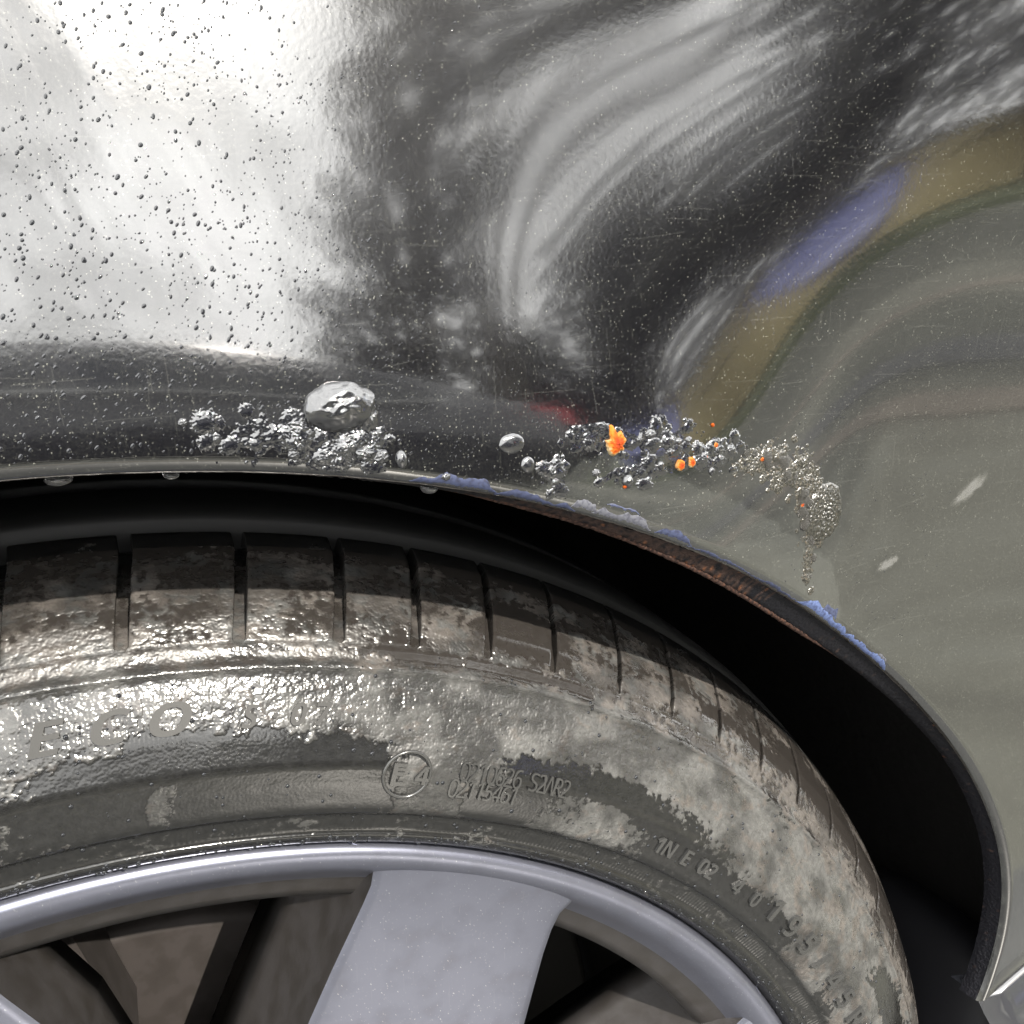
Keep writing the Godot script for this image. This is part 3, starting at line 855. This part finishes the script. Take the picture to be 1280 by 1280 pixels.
func build_rust(wing: Node3D) -> void:
	var m := mat("bright_rust", Color.WHITE, 0.8, 0.0, 0.3)
	m.vertex_color_use_as_albedo = true
	m.heightmap_enabled = true
	m.heightmap_texture = noise_map(75, 0.08, 4, 256)
	m.uv1_triplanar = true
	m.uv1_scale = Vector3(60, 60, 60)
	m.heightmap_scale = 0.02
	var core := Color(0.13, 0.012, 0.002)
	var orange := Color(0.175, 0.025, 0.002)
	var amber := Color(0.22, 0.072, 0.006)
	var cream := Color(0.20, 0.17, 0.10)
	# x, y, half-size mm, stretch, lobes, seed, pale rim
	var spots := [[0.1110, 0.3066, 3.0, 1.15, 0.34, 2, 1.0], [0.1263, 0.3002, 1.75, 1.0, 0.12, 5, 0.7], [0.1293, 0.3004, 1.35, 1.35, 0.2, 8, 1.2], [0.1362, 0.3030, 0.9, 1.0, 0.2, 11, 0.9], [0.1332, 0.3009, 0.8, 1.1, 0.2, 14, 0.0], [0.1122, 0.2977, 0.6, 0.8, 0.2, 17, 0.0], [0.1500, 0.2979, 1.0, 0.7, 0.3, 20, 0.4], [0.1645, 0.2846, 0.8, 1.6, 0.3, 23, 0.3], [0.1358, 0.3074, 0.5, 1.2, 0.2, 26, 0.0]]
	for s in spots:
		var n := noise(s[5], 1.0, 3)
		var pts := PackedVector3Array()
		var cols := PackedColorArray()
		for j in 13:
			var t := j / 12.0
			for i in 37:
				var an := TAU * i / 36.0
				var lobe: float = 1.0 + s[4] * (1.6 * n.get_noise_2d(cos(an) * 1.3, sin(an) * 1.3) + 0.5 * n.get_noise_2d(cos(an) * 4.0, sin(an) * 4.0))
				if s[5] == 2:       # the largest has two horns
					lobe += 0.55 * exp(-pow((an - 1.85) / 0.42, 2)) + 0.5 * exp(-pow((an - 0.55) / 0.4, 2)) - 0.1 * exp(-pow((an - 1.18) / 0.2, 2))
				var rr: float = s[2] * 0.0005 * 1.35 * t * lobe
				var x: float = s[0] + rr * cos(an)
				var y: float = s[1] + rr * sin(an) * s[3]
				var bump: float = 0.0006 * (1.0 - t * t) * s[2] * 0.6 + 0.00012 * n.get_noise_2d(x * 2500.0, y * 2500.0)
				pts.append(Vector3(x, y, wing_z(x, y)) + wing_normal(x, y) * (bump + (0.00035 if t < 1.0 else -0.0001)))
				var e: float = t + 0.35 * n.get_noise_2d(cos(an) * t * 3.0, sin(an) * t * 3.0)
				var c := core.lerp(orange, smooth(0.0, 0.45, e))
				c = c.lerp(amber, smooth(0.5, 0.75, e) * minf(1.0, s[6] + 0.3))
				c = c.lerp(cream, smooth(0.72, 0.95, e) * clampf(s[6] * (0.7 - 0.6 * sin(an)), 0.0, 1.0))
				cols.append(c)
		part("rust_spot", grid(37, 13, pts, true, PackedVector2Array(), cols), m, wing)

# ------------------------------------------------------------------ other parts of the car
func build_body(car: Node3D) -> void:
	var black := mat("black_liner_plastic", lin(0.0045, 0.0042, 0.004), 0.8, 0.0, 0.25)
	black.heightmap_enabled = true
	black.heightmap_texture = noise_map(81, 0.05, 4, 256)
	black.uv1_triplanar = true
	black.uv1_scale = Vector3(8, 8, 8)
	black.heightmap_scale = 0.05
	var liner := part("wheel_arch_liner", lathe([[0.322, 0.104], [0.328, 0.085], [0.340, 0.070], [0.345, -0.06], [0.338, -0.13], [0.325, -0.15], [0.0, -0.15]], -25, 205, 120, true), black, car)
	liner.position = Vector3(0, H, 0)
	# the rest of the car's side, roughly: what stands above and beside the arch
	var st := SurfaceTool.new()
	st.begin(Mesh.PRIMITIVE_TRIANGLES)
	for q in [[-1.3, 3.2, 0.74, 1.05, -1.6, 0.07], [-0.2, 2.6, 1.05, 1.42, -1.5, -0.12], [0.62, 3.2, 0.2, 0.74, -1.6, 0.08], [-1.3, -0.40, 0.22, 0.74, -1.6, 0.08], [-0.40, 0.62, 0.2, 0.74, -1.6, -0.20]]:
		box(Vector3(q[1] - q[0], q[3] - q[2], q[5] - q[4]), Vector3(q[0] + q[1], q[2] + q[3], q[4] + q[5]) / 2.0, st)
	part("body_shell", st.commit(), mat("dark_blue_body", lin(0.006, 0.007, 0.012), 0.2), car)
	# lower edge piece of the liner, a dark rounded lump beside the tyre
	var pts := PackedVector3Array()
	for j in 25:
		var v := -PI / 2 + PI * j / 24.0
		for i in 41:
			var u := TAU * i / 40.0
			var q := Vector3(signf(cos(u)) * pow(absf(cos(u)), 0.6), signf(sin(u)) * pow(absf(sin(u)), 0.6), 0) * pow(maxf(cos(v), 0.0), 0.5) + Vector3(0, 0, signf(sin(v)) * pow(absf(sin(v)), 0.6))
			pts.append(Vector3(0.3040, 0.0240, 0.060) + Basis(Vector3(0, 0, 1), -0.35) * (q * Vector3(0.020, 0.045, 0.048)))
	var flap := part("mud_flap", grid(41, 25, pts, false), mat("black_flap_rubber", lin(0.006, 0.006, 0.007), 0.5, 0.0, 0.2), car)
	flap.position = Vector3(0, H, 0)
	# sill cover under the wing
	var paint := mat("dark_blue_sill_paint", lin(0.012, 0.0125, 0.015), 0.25, 0.0, 0.6)
	paint.clearcoat_enabled = true
	paint.clearcoat = 1.0
	paint.clearcoat_roughness = 0.06
	pts = PackedVector3Array()
	var cross := [[0.0006, -0.010], [0.0006, -0.004], [0.0009, -0.0012], [0.0015, 0.0004], [0.0026, 0.0014], [0.008, 0.0035], [0.02, 0.0105], [0.04, 0.0170], [0.06, 0.0205], [0.075, 0.0205], [0.085, 0.014], [0.09, 0.0]]
	var ux := Vector3(cos(deg_to_rad(14.9)), sin(deg_to_rad(14.9)), 0)
	var uy := Vector3(ux.y, -ux.x, 0)
	var rows := 0
	var r := 0.290
	while r < 0.62:
		for c in cross:
			var p: Vector3 = ux * r + uy * c[0]
			var base := ux * maxf(r, 0.296)
			p.z = minf(wing_z(base.x, base.y), 0.1227 + 0.02) + c[1] - 0.004 * smooth(0.297, 0.290, r)
			pts.append(p)
		rows += 1
		r += 0.004
	var sill := part("side_skirt", grid(cross.size(), rows, pts, false), paint, car)
	sill.position = Vector3(0, H, 0)
	sill.set_meta("label", "painted skirt panel below the wing, its top edge catching the light")

# ------------------------------------------------------------------ water
func build_water() -> void:
	var m := mat("water_on_dark_paint", lin(0.006, 0.0065, 0.008), 0.02, 0.0, 0.5)
	rng.seed = 31
	var xs: Array[Transform3D] = []
	var patch := noise(32, 60.0, 2)
	var want := 4600
	var tries := 0
	while xs.size() < want and tries < 300000:
		tries += 1
		var x := rng.randf_range(-0.03, 0.25)
		var y := rng.randf_range(0.235, 0.405)
		var deg := rad_to_deg(atan2(y, x))
		if Vector2(x, y).length() < arch_r(deg) + 0.003:
			continue
		var left := smooth(0.075, 0.03, x)
		var p := 0.22 * left + 0.5 * smooth(0.11, 0.06, x) + 0.22 * smooth(0.16, 0.1, x) * smooth(0.365, 0.33, y) + 0.2 * smooth(0.145, 0.16, x) * smooth(0.25, 0.2, x) * smooth(0.34, 0.31, y)
		if patch.get_noise_2d(x, y) + rng.randf() * 0.9 - 0.45 < 0.5 - 1.2 * p or rng.randf() > p * 1.6:
			continue
		var s := lerpf(0.11, lerpf(0.22, 0.40, left), pow(rng.randf(), 3.6)) * 0.001
		xs.append(on_wing(x, y, Vector3(s * rng.randf_range(1.0, 1.6), s * rng.randf_range(0.8, 1.0), s * 0.33), 1.05 + rng.randf_range(-0.35, 0.35), 0.0))
	var mm := MultiMesh.new()
	mm.transform_format = MultiMesh.TRANSFORM_3D
	mm.mesh = dome_mesh(6, 12, 1.0, 0.06, 95, 0.02)
	mm.instance_count = xs.size()
	for i in xs.size():
		mm.set_instance_transform(i, xs[i])
	var o := MultiMeshInstance3D.new()
	o.name = "rain_droplets"
	o.multimesh = mm
	o.material_override = m
	o.position = Vector3(0, H, 0)
	o.set_meta("kind", "stuff")
	tag(o, "fine rain droplets beading all over the dark blue wing", "droplets")
	add_child(o, true)
	# beads on the wet tyre
	xs = []
	for i in 900:
		var deg := rng.randf_range(20.0, 97.0)
		var r := rng.randf_range(0.2225, 0.2680)
		if rng.randf() < 0.45:
			r = rng.randf_range(0.2222, 0.2262)
		var s := lerpf(0.16, 0.6, pow(rng.randf(), 3.0)) * 0.001
		var f := side_point(deg, r)
		xs.append(Transform3D(f.basis * Basis.from_scale(Vector3(s, s, s * 0.7)), f.origin))
	mm = MultiMesh.new()
	mm.transform_format = MultiMesh.TRANSFORM_3D
	mm.mesh = dome_mesh(5, 10, 1.0, 0.08, 96, 0.02)
	mm.instance_count = xs.size()
	for i in xs.size():
		mm.set_instance_transform(i, xs[i])
	o = MultiMeshInstance3D.new()
	o.name = "tyre_droplets"
	o.multimesh = mm
	o.material_override = m
	o.position = Vector3(0, H, 0)
	o.rotation.y = STEER
	o.set_meta("kind", "stuff")
	tag(o, "tiny water beads sitting on the black tyre sidewall", "droplets")
	add_child(o, true)
	# drops hanging from the lip
	var glass := mat("water", Color(1, 1, 1, 0.02), 0.0)
	glass.refraction_enabled = true
	glass.refraction_scale = 0.033
	var labels := ["long flat water drop hanging under the lip at the far left", "small water drop hanging under the lip, between the other two", "round water drop hanging from the lip below the paint bubbles"]
	var drops := [[88.26, 0.0022, 0.0012], [85.1, 0.0014, 0.0008], [76.62, 0.0018, 0.0012]]
	for k in 3:
		var pts := PackedVector3Array()
		for j in 17:
			var v := PI * j / 16.0
			for i in 25:
				var u := TAU * i / 24.0
				pts.append(Vector3(drops[k][1] * sin(v) * cos(u), drops[k][2] * cos(v) * (1.0 if cos(v) < 0 else 0.4), 0.0016 * sin(v) * sin(u)))
		var p := wing_point(drops[k][0], 0.0)
		var d := part("water_drop", grid(25, 17, pts, false), glass, self)
		d.position = p + Vector3(0, H - 0.0007, -0.0022)
		d.rotation.z = deg_to_rad(drops[k][0] - 90.0)
		tag(d, labels[k], "water drop", "water drops hanging from the arch lip")

# ------------------------------------------------------------------ the street that the wing mirrors
func far_car(called: String, label: String, at: Vector3, turn: float, c: Color, tall: float) -> void:
	var root := Node3D.new()
	root.name = called
	add_child(root, true)
	root.position = at
	root.rotation.y = turn
	tag(root, label, "car")
	var paint := mat(called + "_paint", c, 0.3, 0.0, 0.5)
	paint.clearcoat_enabled = true
	paint.clearcoat = 1.0
	paint.clearcoat_roughness = 0.05
	var glass := mat("dark_glass", lin(0.01, 0.012, 0.014), 0.05)
	var black := mat("black_trim", lin(0.015, 0.015, 0.015), 0.6)
	# lower body: stations along x: [x, bottom, belt, half-width]
	var body := [[-2.1, 0.45, 0.60, 0.55], [-2.05, 0.28, 0.72, 0.70], [-1.8, 0.22, 0.78, 0.80], [-1.0, 0.20, 0.90, 0.85], [0.0, 0.20, 0.94, 0.86], [1.0, 0.22, 0.97, 0.86], [1.75, 0.26, 0.99, 0.82], [1.98, 0.34, 0.96, 0.74], [2.06, 0.48, 0.88, 0.62]]
	var pts := PackedVector3Array()
	for s in body:
		for q in [[-0.8, 0.0], [-0.96, 0.12], [-1.0, 0.4], [-1.0, 0.65], [-0.97, 0.86], [-0.9, 0.97], [-0.8, 1.0], [0.0, 1.03], [0.8, 1.0], [0.9, 0.97], [0.97, 0.86], [1.0, 0.65], [1.0, 0.4], [0.96, 0.12], [0.8, 0.0]]:
			pts.append(Vector3(s[0], lerpf(s[1], s[2], q[1]), s[3] * q[0]))
	part("body", grid(15, body.size(), pts, false), paint, root)
	# cabin: [x, top, half-width]
	pts = PackedVector3Array()
	for s in [[-1.05, 0.90, 0.74], [-0.65, 1.14, 0.70], [-0.25, tall - 0.04, 0.62], [0.4, tall, 0.60], [1.1, tall - 0.05, 0.59], [1.5, tall - 0.16, 0.58], [1.8, 1.02, 0.64], [1.85, 0.96, 0.66]]:
		for q in [[-1.0, 0.0], [-0.98, 0.6], [-0.94, 0.9], [-0.8, 1.0], [0.8, 1.0], [0.94, 0.9], [0.98, 0.6], [1.0, 0.0]]:
			pts.append(Vector3(s[0], lerpf(0.88, s[1], q[1]), lerpf(0.80, s[2], q[1]) * q[0]))
	part("cabin", grid(8, 8, pts, false), paint, root)
	for side in [-1, 1]:
		for w in [[-0.75, 0.10], [0.20, 1.00], [1.08, 1.45]]:
			var st := SurfaceTool.new()
			st.begin(Mesh.PRIMITIVE_TRIANGLES)
			var a0: float = w[0]
			var a1: float = w[1]
			var t0 := tall - (0.30 if a0 < -0.5 else 0.12)
			var t1 := tall - (0.26 if a1 > 1.2 else 0.12)
			var b := [Vector3(a0, 1.0, side * 0.80), Vector3(a1, 1.0, side * 0.80), Vector3(a1 - 0.05, t1, side * 0.665), Vector3(a0 + 0.25 * float(a0 < -0.5), t0, side * 0.665)]
			for k in [0, 1, 2, 0, 2, 3]:
				st.add_vertex(b[k])
			st.generate_normals()
			part("side_window", st.commit(), glass, root)
		var st2 := SurfaceTool.new()
		st2.begin(Mesh.PRIMITIVE_TRIANGLES)
		box(Vector3(2.3, 0.022, 0.012), Vector3(0.35, 0.985, side * 0.815), st2)
		part("window_trim", st2.commit(), mat("bright_trim", lin(0.6, 0.6, 0.58), 0.25, 0.9), root)
		var lamp := SurfaceTool.new()
		lamp.begin(Mesh.PRIMITIVE_TRIANGLES)
		box(Vector3(0.22, 0.13, 0.30), Vector3(1.93, 0.86, side * 0.56), lamp, Basis(Vector3.UP, side * 0.5))
		part("tail_light", lamp.commit(), mat("red_lens", lin(0.55, 0.01, 0.02), 0.15), root)
		for x in [-1.3, 1.25]:
			var tyre := CylinderMesh.new()
			tyre.top_radius = 0.3
			tyre.bottom_radius = 0.3
			tyre.height = 0.2
			var o := part("wheel", tyre, black, root)
			o.transform = Transform3D(Basis(Vector3.RIGHT, PI / 2), Vector3(x, 0.3, side * 0.78))

func tree(called: String, label: String, at: Vector3, clumps: Array, leaf: Color, count: int, seed_: int, size: float) -> void:
	var root := Node3D.new()
	root.name = called
	add_child(root, true)
	root.position = at
	tag(root, label, "tree", "trees across the street")
	var bark := mat("bark", lin(0.07, 0.06, 0.045), 0.9)
	var st := SurfaceTool.new()
	st.begin(Mesh.PRIMITIVE_TRIANGLES)
	var cyl := CylinderMesh.new()
	cyl.radial_segments = 8
	cyl.rings = 1
	var foot := Vector3.ZERO
	for c in clumps:
		var to := Vector3(c[0], c[1], c[2])
		var from := Vector3(c[0] * 0.25, minf(c[1] * 0.45, 1.8), c[2] * 0.25)
		for seg in [[foot, from, 0.13, 0.09], [from, to, 0.07, 0.02]]:
			var v: Vector3 = seg[1] - seg[0]
			if v.length() < 0.05:
				continue
			cyl.height = v.length()
			cyl.bottom_radius = seg[2]
			cyl.top_radius = seg[3]
			var y := v.normalized()
			var x := y.cross(Vector3(0.3, 0, 1)).normalized()
			st.append_from(cyl, 0, Transform3D(Basis(x, y, x.cross(y)), (seg[0] + seg[1]) / 2))
	part("trunk", st.commit(), bark, root)
	rng.seed = seed_
	var v := PackedVector3Array()
	var n := PackedVector3Array()
	var cols := PackedColorArray()
	var total := 0.0
	for c in clumps:
		total += c[3] * c[3]
	for c in clumps:
		for i in int(count * c[3] * c[3] / total):
			var d := Vector3(rng.randfn(), rng.randfn(), rng.randfn()).normalized() * pow(rng.randf(), 0.45)
			var p: Vector3 = Vector3(c[0], c[1], c[2]) + d * c[3] * Vector3(1, 1.15, 1)
			var a := Vector3(rng.randfn(), rng.randfn(), rng.randfn()).normalized()
			var b := a.cross(Vector3(rng.randfn(), rng.randfn(), rng.randfn())).normalized()
			var s := size * rng.randf_range(0.6, 1.3)
			var tone := rng.randf_range(0.6, 1.35)
			for q in [a * s, b * s * 0.5, -a * s, a * s, -a * s, b * s * -0.5]:
				v.append(p + q)
				n.append(a.cross(b))
				cols.append(Color(leaf.r * tone, leaf.g * tone, leaf.b * tone))
	var arr := []
	arr.resize(Mesh.ARRAY_MAX)
	arr[Mesh.ARRAY_VERTEX] = v
	arr[Mesh.ARRAY_NORMAL] = n
	arr[Mesh.ARRAY_COLOR] = cols
	var am := ArrayMesh.new()
	am.add_surface_from_arrays(Mesh.PRIMITIVE_TRIANGLES, arr)
	var m := mat("leaves", Color.WHITE, 0.6)
	m.vertex_color_use_as_albedo = true
	m.backlight_enabled = true
	m.backlight = Color(0.5, 0.55, 0.3)
	part("crown", am, m, root)

func from_wing(az: float, elev: float, dist: float) -> Vector3:      # a place out in the street, seen from the middle of the wing
	var a := deg_to_rad(az)
	return Vector3(0.1 + dist * sin(a), 0.63 + dist * tan(deg_to_rad(elev)), 0.12 + dist * cos(a))

func build_street() -> void:
	var tar := mat("asphalt", lin(0.120, 0.124, 0.106), 0.75)
	tar.albedo_texture = noise_map(101, 0.03, 5, 512, gradient([[0.0, Color(0.66, 0.65, 0.62)], [0.5, Color(0.88, 0.87, 0.84)], [1.0, Color(1, 1, 1)]]))
	tar.uv1_triplanar = true
	tar.uv1_scale = Vector3(0.4, 0.4, 0.4)
	var plane := PlaneMesh.new()
	plane.size = Vector2(160, 160)
	var ground := part("ground", plane, tar, self)
	structure(ground)
	# worn brown strips and one darker strip along the road
	var strip := mat("worn_brown_paving", lin(0.145, 0.125, 0.103), 0.8)
	var darker_strip := mat("dark_strip_asphalt", lin(0.075, 0.075, 0.075), 0.7)
	for q in [["paving_strip", 1.30, 0.10, strip], ["dark_strip", 1.62, 0.20, darker_strip], ["paving_strip", 2.45, 0.12, strip]]:
		var b := BoxMesh.new()
		b.size = Vector3(14.0, 0.004, q[2])
		var o := part(q[0], b, q[3], self)
		o.position = Vector3(6.5, 0.004, q[1])
		structure(o)
	# added dark patch beside the wheel, standing in for the camera holder's shadow
	var wet := mat("shaded_asphalt", lin(0.045, 0.046, 0.043), 0.35)
	var pts := PackedVector3Array()
	var wn := noise(102, 1.2, 3)
	for j in 9:
		for i in 97:
			var a := TAU * i / 96.0
			var r := j / 8.0 * (1.0 + 0.35 * wn.get_noise_2d(cos(a) * 1.5, sin(a) * 1.5))
			pts.append(Vector3(-0.45 + 1.2 * r * cos(a), 0.004, 0.30 + 0.75 * r * sin(a)))
	structure(part("added_shade_patch", grid(97, 9, pts, false), wet, self))
	# verge beyond the road
	var b := BoxMesh.new()
	b.size = Vector3(90, 0.12, 40)
	var grass := part("verge", b, mat("verge_grass", lin(0.06, 0.075, 0.03), 0.9), self)
	grass.position = Vector3(10, 0.06, 27)
	structure(grass)
	far_car("parked_car", "dark grey hatchback with red tail lights parked across the road", Vector3(-0.35, 0, 4.0), 0.0, lin(0.008, 0.008, 0.012), 1.40)
	far_car("parked_car", "blue hatchback seen end on, parked in front of the ochre wall", from_wing(34.8, 0, 11.0) * Vector3(1, 0, 1), deg_to_rad(-52.0), lin(0.26, 0.28, 0.55), 1.46)
	# ochre wall
	var wall := Node3D.new()
	wall.name = "garden_wall"
	add_child(wall, true)
	wall.position = Vector3(19.5, 0, 11.6)
	tag(wall, "long ochre brick garden wall behind the blue hatchback", "wall")
	var st := SurfaceTool.new()
	st.begin(Mesh.PRIMITIVE_TRIANGLES)
	box(Vector3(22, 1.85, 0.3), Vector3(0, 0.925, 0), st)
	part("brickwork", st.commit(), mat("ochre_brick", lin(0.74, 0.62, 0.34), 0.85), wall)
	st = SurfaceTool.new()
	st.begin(Mesh.PRIMITIVE_TRIANGLES)
	box(Vector3(22.1, 0.08, 0.4), Vector3(0, 1.89, 0), st)
	part("coping", st.commit(), mat("coping_stone", lin(0.3, 0.28, 0.22), 0.8), wall)
	# trees: clumps as seen from the wing
	var olive := Color(0.165, 0.17, 0.062)
	var deep := Color(0.062, 0.074, 0.026)
	var plans := [
		["slender_tree", "slender olive tree leaning right, behind the grey hatchback", 17.5, 9.0, [[12.4, 13, 0.42], [14.6, 12, 0.5], [16.8, 12, 0.5], [18.6, 11, 0.45], [13.0, 17, 0.38], [15.6, 17, 0.45], [15.6, 22, 0.36], [17.4, 27, 0.3], [18.2, 32, 0.32], [17.8, 18, 0.55], [18.0, 22, 0.5], [19.6, 25, 0.5], [20.4, 28, 0.5], [21.4, 31, 0.5], [22.0, 35, 0.6], [19.8, 20, 0.4]], olive, 1900, 201],
		["broad_tree", "broad dark tree right of the bright gap in the row", 34.0, 10.5, [[29.4, 7, 0.8], [30.6, 12, 0.95], [30.2, 17, 0.75], [29.4, 23, 0.8], [28.6, 29, 0.8], [27.2, 21, 0.35], [26.9, 27, 0.4], [26.2, 33, 0.6], [33, 20, 1.2], [34, 28, 1.3], [36, 14, 1.3], [38, 22, 1.4], [35, 8, 1.0], [30, 36, 1.4], [37, 33, 1.5]], deep, 7500, 202],
		["hedge_tree", "low bushy tree behind the ochre garden wall", 47.0, 15.0, [[41, 9, 1.5], [44, 13, 1.8], [47, 9, 1.7], [50, 12, 1.9], [43, 19, 1.9], [48, 19, 2.0], [52, 20, 2.0], [54, 8, 1.6]], deep, 9000, 203],
		["old_tree", "large dark tree at the right end of the row", 60.0, 18.0, [[57, 8, 2.2], [61, 12, 2.4], [65, 9, 2.4], [58, 18, 2.6], [63, 20, 2.6], [69, 14, 2.8], [73, 10, 2.6], [60, 28, 2.6]], deep, 8000, 204],
		["sparse_tree", "thin leafed birch standing in the bright gap of the row", 24.0, 11.5, [[20.6, 11, 0.4], [21.2, 14, 0.4], [21.8, 18, 0.42], [22.3, 22, 0.4], [23.4, 27, 0.45], [26.2, 28, 0.5], [24.6, 32, 0.6], [22.4, 33, 0.6], [26.8, 34, 0.7], [24.5, 38, 0.8]], olive, 2300, 207],
		["long_hedge", "low dark hedge running behind both parked cars", 27.0, 12.5, [[16, 3, 0.9], [20, 3.5, 0.9], [23.5, 3, 0.9], [27, 3.5, 0.95], [30.5, 3.5, 1.0], [33.5, 3, 0.9]], deep, 4500, 208],
		["distant_tree", "small pale tree far away through the gap", 25.0, 20.0, [[24.0, 8, 1.0], [26.0, 9, 1.1], [25.5, 12, 0.8], [22.5, 7, 0.9]], olive, 2500, 205],
		["low_shrub", "low dark shrub left of the slender tree", 8.0, 12.0, [[2, 3, 1.0], [6, 4, 1.1], [10, 4, 1.0], [-3, 3, 1.1], [-8, 4, 1.2]], deep, 3500, 206]]
	for p in plans:
		var foot := from_wing(p[2], 0, p[3])
		foot.y = 0.12 if foot.z > 7.2 else 0.0
		var cl := []
		for c in p[4]:
			var w := from_wing(c[0], c[1], p[3]) - foot
			cl.append([w.x, w.y, w.z, c[2]])
		tree(p[0], p[1], foot, cl, p[5], p[6], p[7], 0.11)

func cloudy_sky() -> PanoramaSkyMaterial:
	var w := 512
	var h := 256
	var im := Image.create(w, h, false, Image.FORMAT_RGBF)
	var a := noise(111, 1.3, 5)
	var b := noise(112, 3.2, 4)
	for y in h:
		var el := PI / 2 - PI * (y + 0.5) / h
		for x in w:
			var t := TAU * (x + 0.5) / w
			var d := Vector3(cos(t) * cos(el), sin(el), sin(t) * cos(el))
			var q := d / (absf(d.y) + 0.35)
			var cover := smoothstep(-0.75, -0.35, a.get_noise_3d(q.x, q.y, q.z) + 0.3 * b.get_noise_3d(q.x, q.y, q.z))
			var shade := 0.86 + 0.4 * b.get_noise_3d(q.x * 1.6 + 7.0, q.y * 0.8, q.z * 1.6) + 0.5 * b.get_noise_3d(q.x * 4.5, q.y * 1.2, q.z * 4.5) + 0.25 * a.get_noise_3d(q.x, q.y + 5.0, q.z)
			var cloud := Color(1.0, 0.995, 0.975) * clampf(shade * 1.15, 0.55, 1.4)
			var blue := Color(0.20, 0.33, 0.70).lerp(Color(0.62, 0.70, 0.84), pow(1.0 - clampf(d.y, 0, 1), 3.0))
			im.set_pixel(x, y, blue.lerp(cloud, maxf(cover, 0.75 * pow(1.0 - clampf(d.y, 0, 1), 6.0))) if d.y > 0 else Color(0.2, 0.2, 0.19))
	var s := PanoramaSkyMaterial.new()
	s.panorama = ImageTexture.create_from_image(im)
	return s

# ------------------------------------------------------------------
func _ready() -> void:
	var cam := Camera3D.new()
	cam.name = "camera"
	cam.fov = 57.38
	cam.near = 0.02
	cam.far = 300.0
	var yaw := Basis(Vector3.UP, -0.4700)
	cam.transform = Transform3D(yaw * Basis(Vector3.RIGHT, -0.2747) * Basis(Vector3(0, 0, 1), -0.0431), Vector3(0.0076, 0.3456 + H, 0.2858))
	add_child(cam)
	cam.current = true

	var env := Environment.new()
	env.background_mode = Environment.BG_SKY
	env.sky = Sky.new()
	env.sky.sky_material = cloudy_sky()
	env.background_energy_multiplier = 1.0
	env.tonemap_mode = Environment.TONE_MAPPER_LINEAR
	env.tonemap_exposure = 7.4
	env.sdfgi_enabled = true
	env.ssao_enabled = true
	env.ssil_enabled = true
	var we := WorldEnvironment.new()
	we.name = "daylight"
	we.environment = env
	add_child(we)

	var sun := DirectionalLight3D.new()
	sun.name = "sun"
	sun.light_energy = 0.6
	sun.light_angular_distance = 0.6
	sun.light_color = Color(1.0, 0.97, 0.92)
	sun.shadow_enabled = true
	add_child(sun)
	sun.look_at_from_position(Vector3(0.30, 1.52, 2.0), Vector3.ZERO)

	build_street()

	var car := Node3D.new()
	car.name = "car"
	add_child(car, true)
	tag(car, "dark blue car with rusting wheel arch and wet muddy alloy wheel", "car")
	build_body(car)
	build_wheel(car)
	var wing := build_wing(car)
	build_lip(wing)
	build_blisters(wing)
	build_rust(wing)
	build_water()
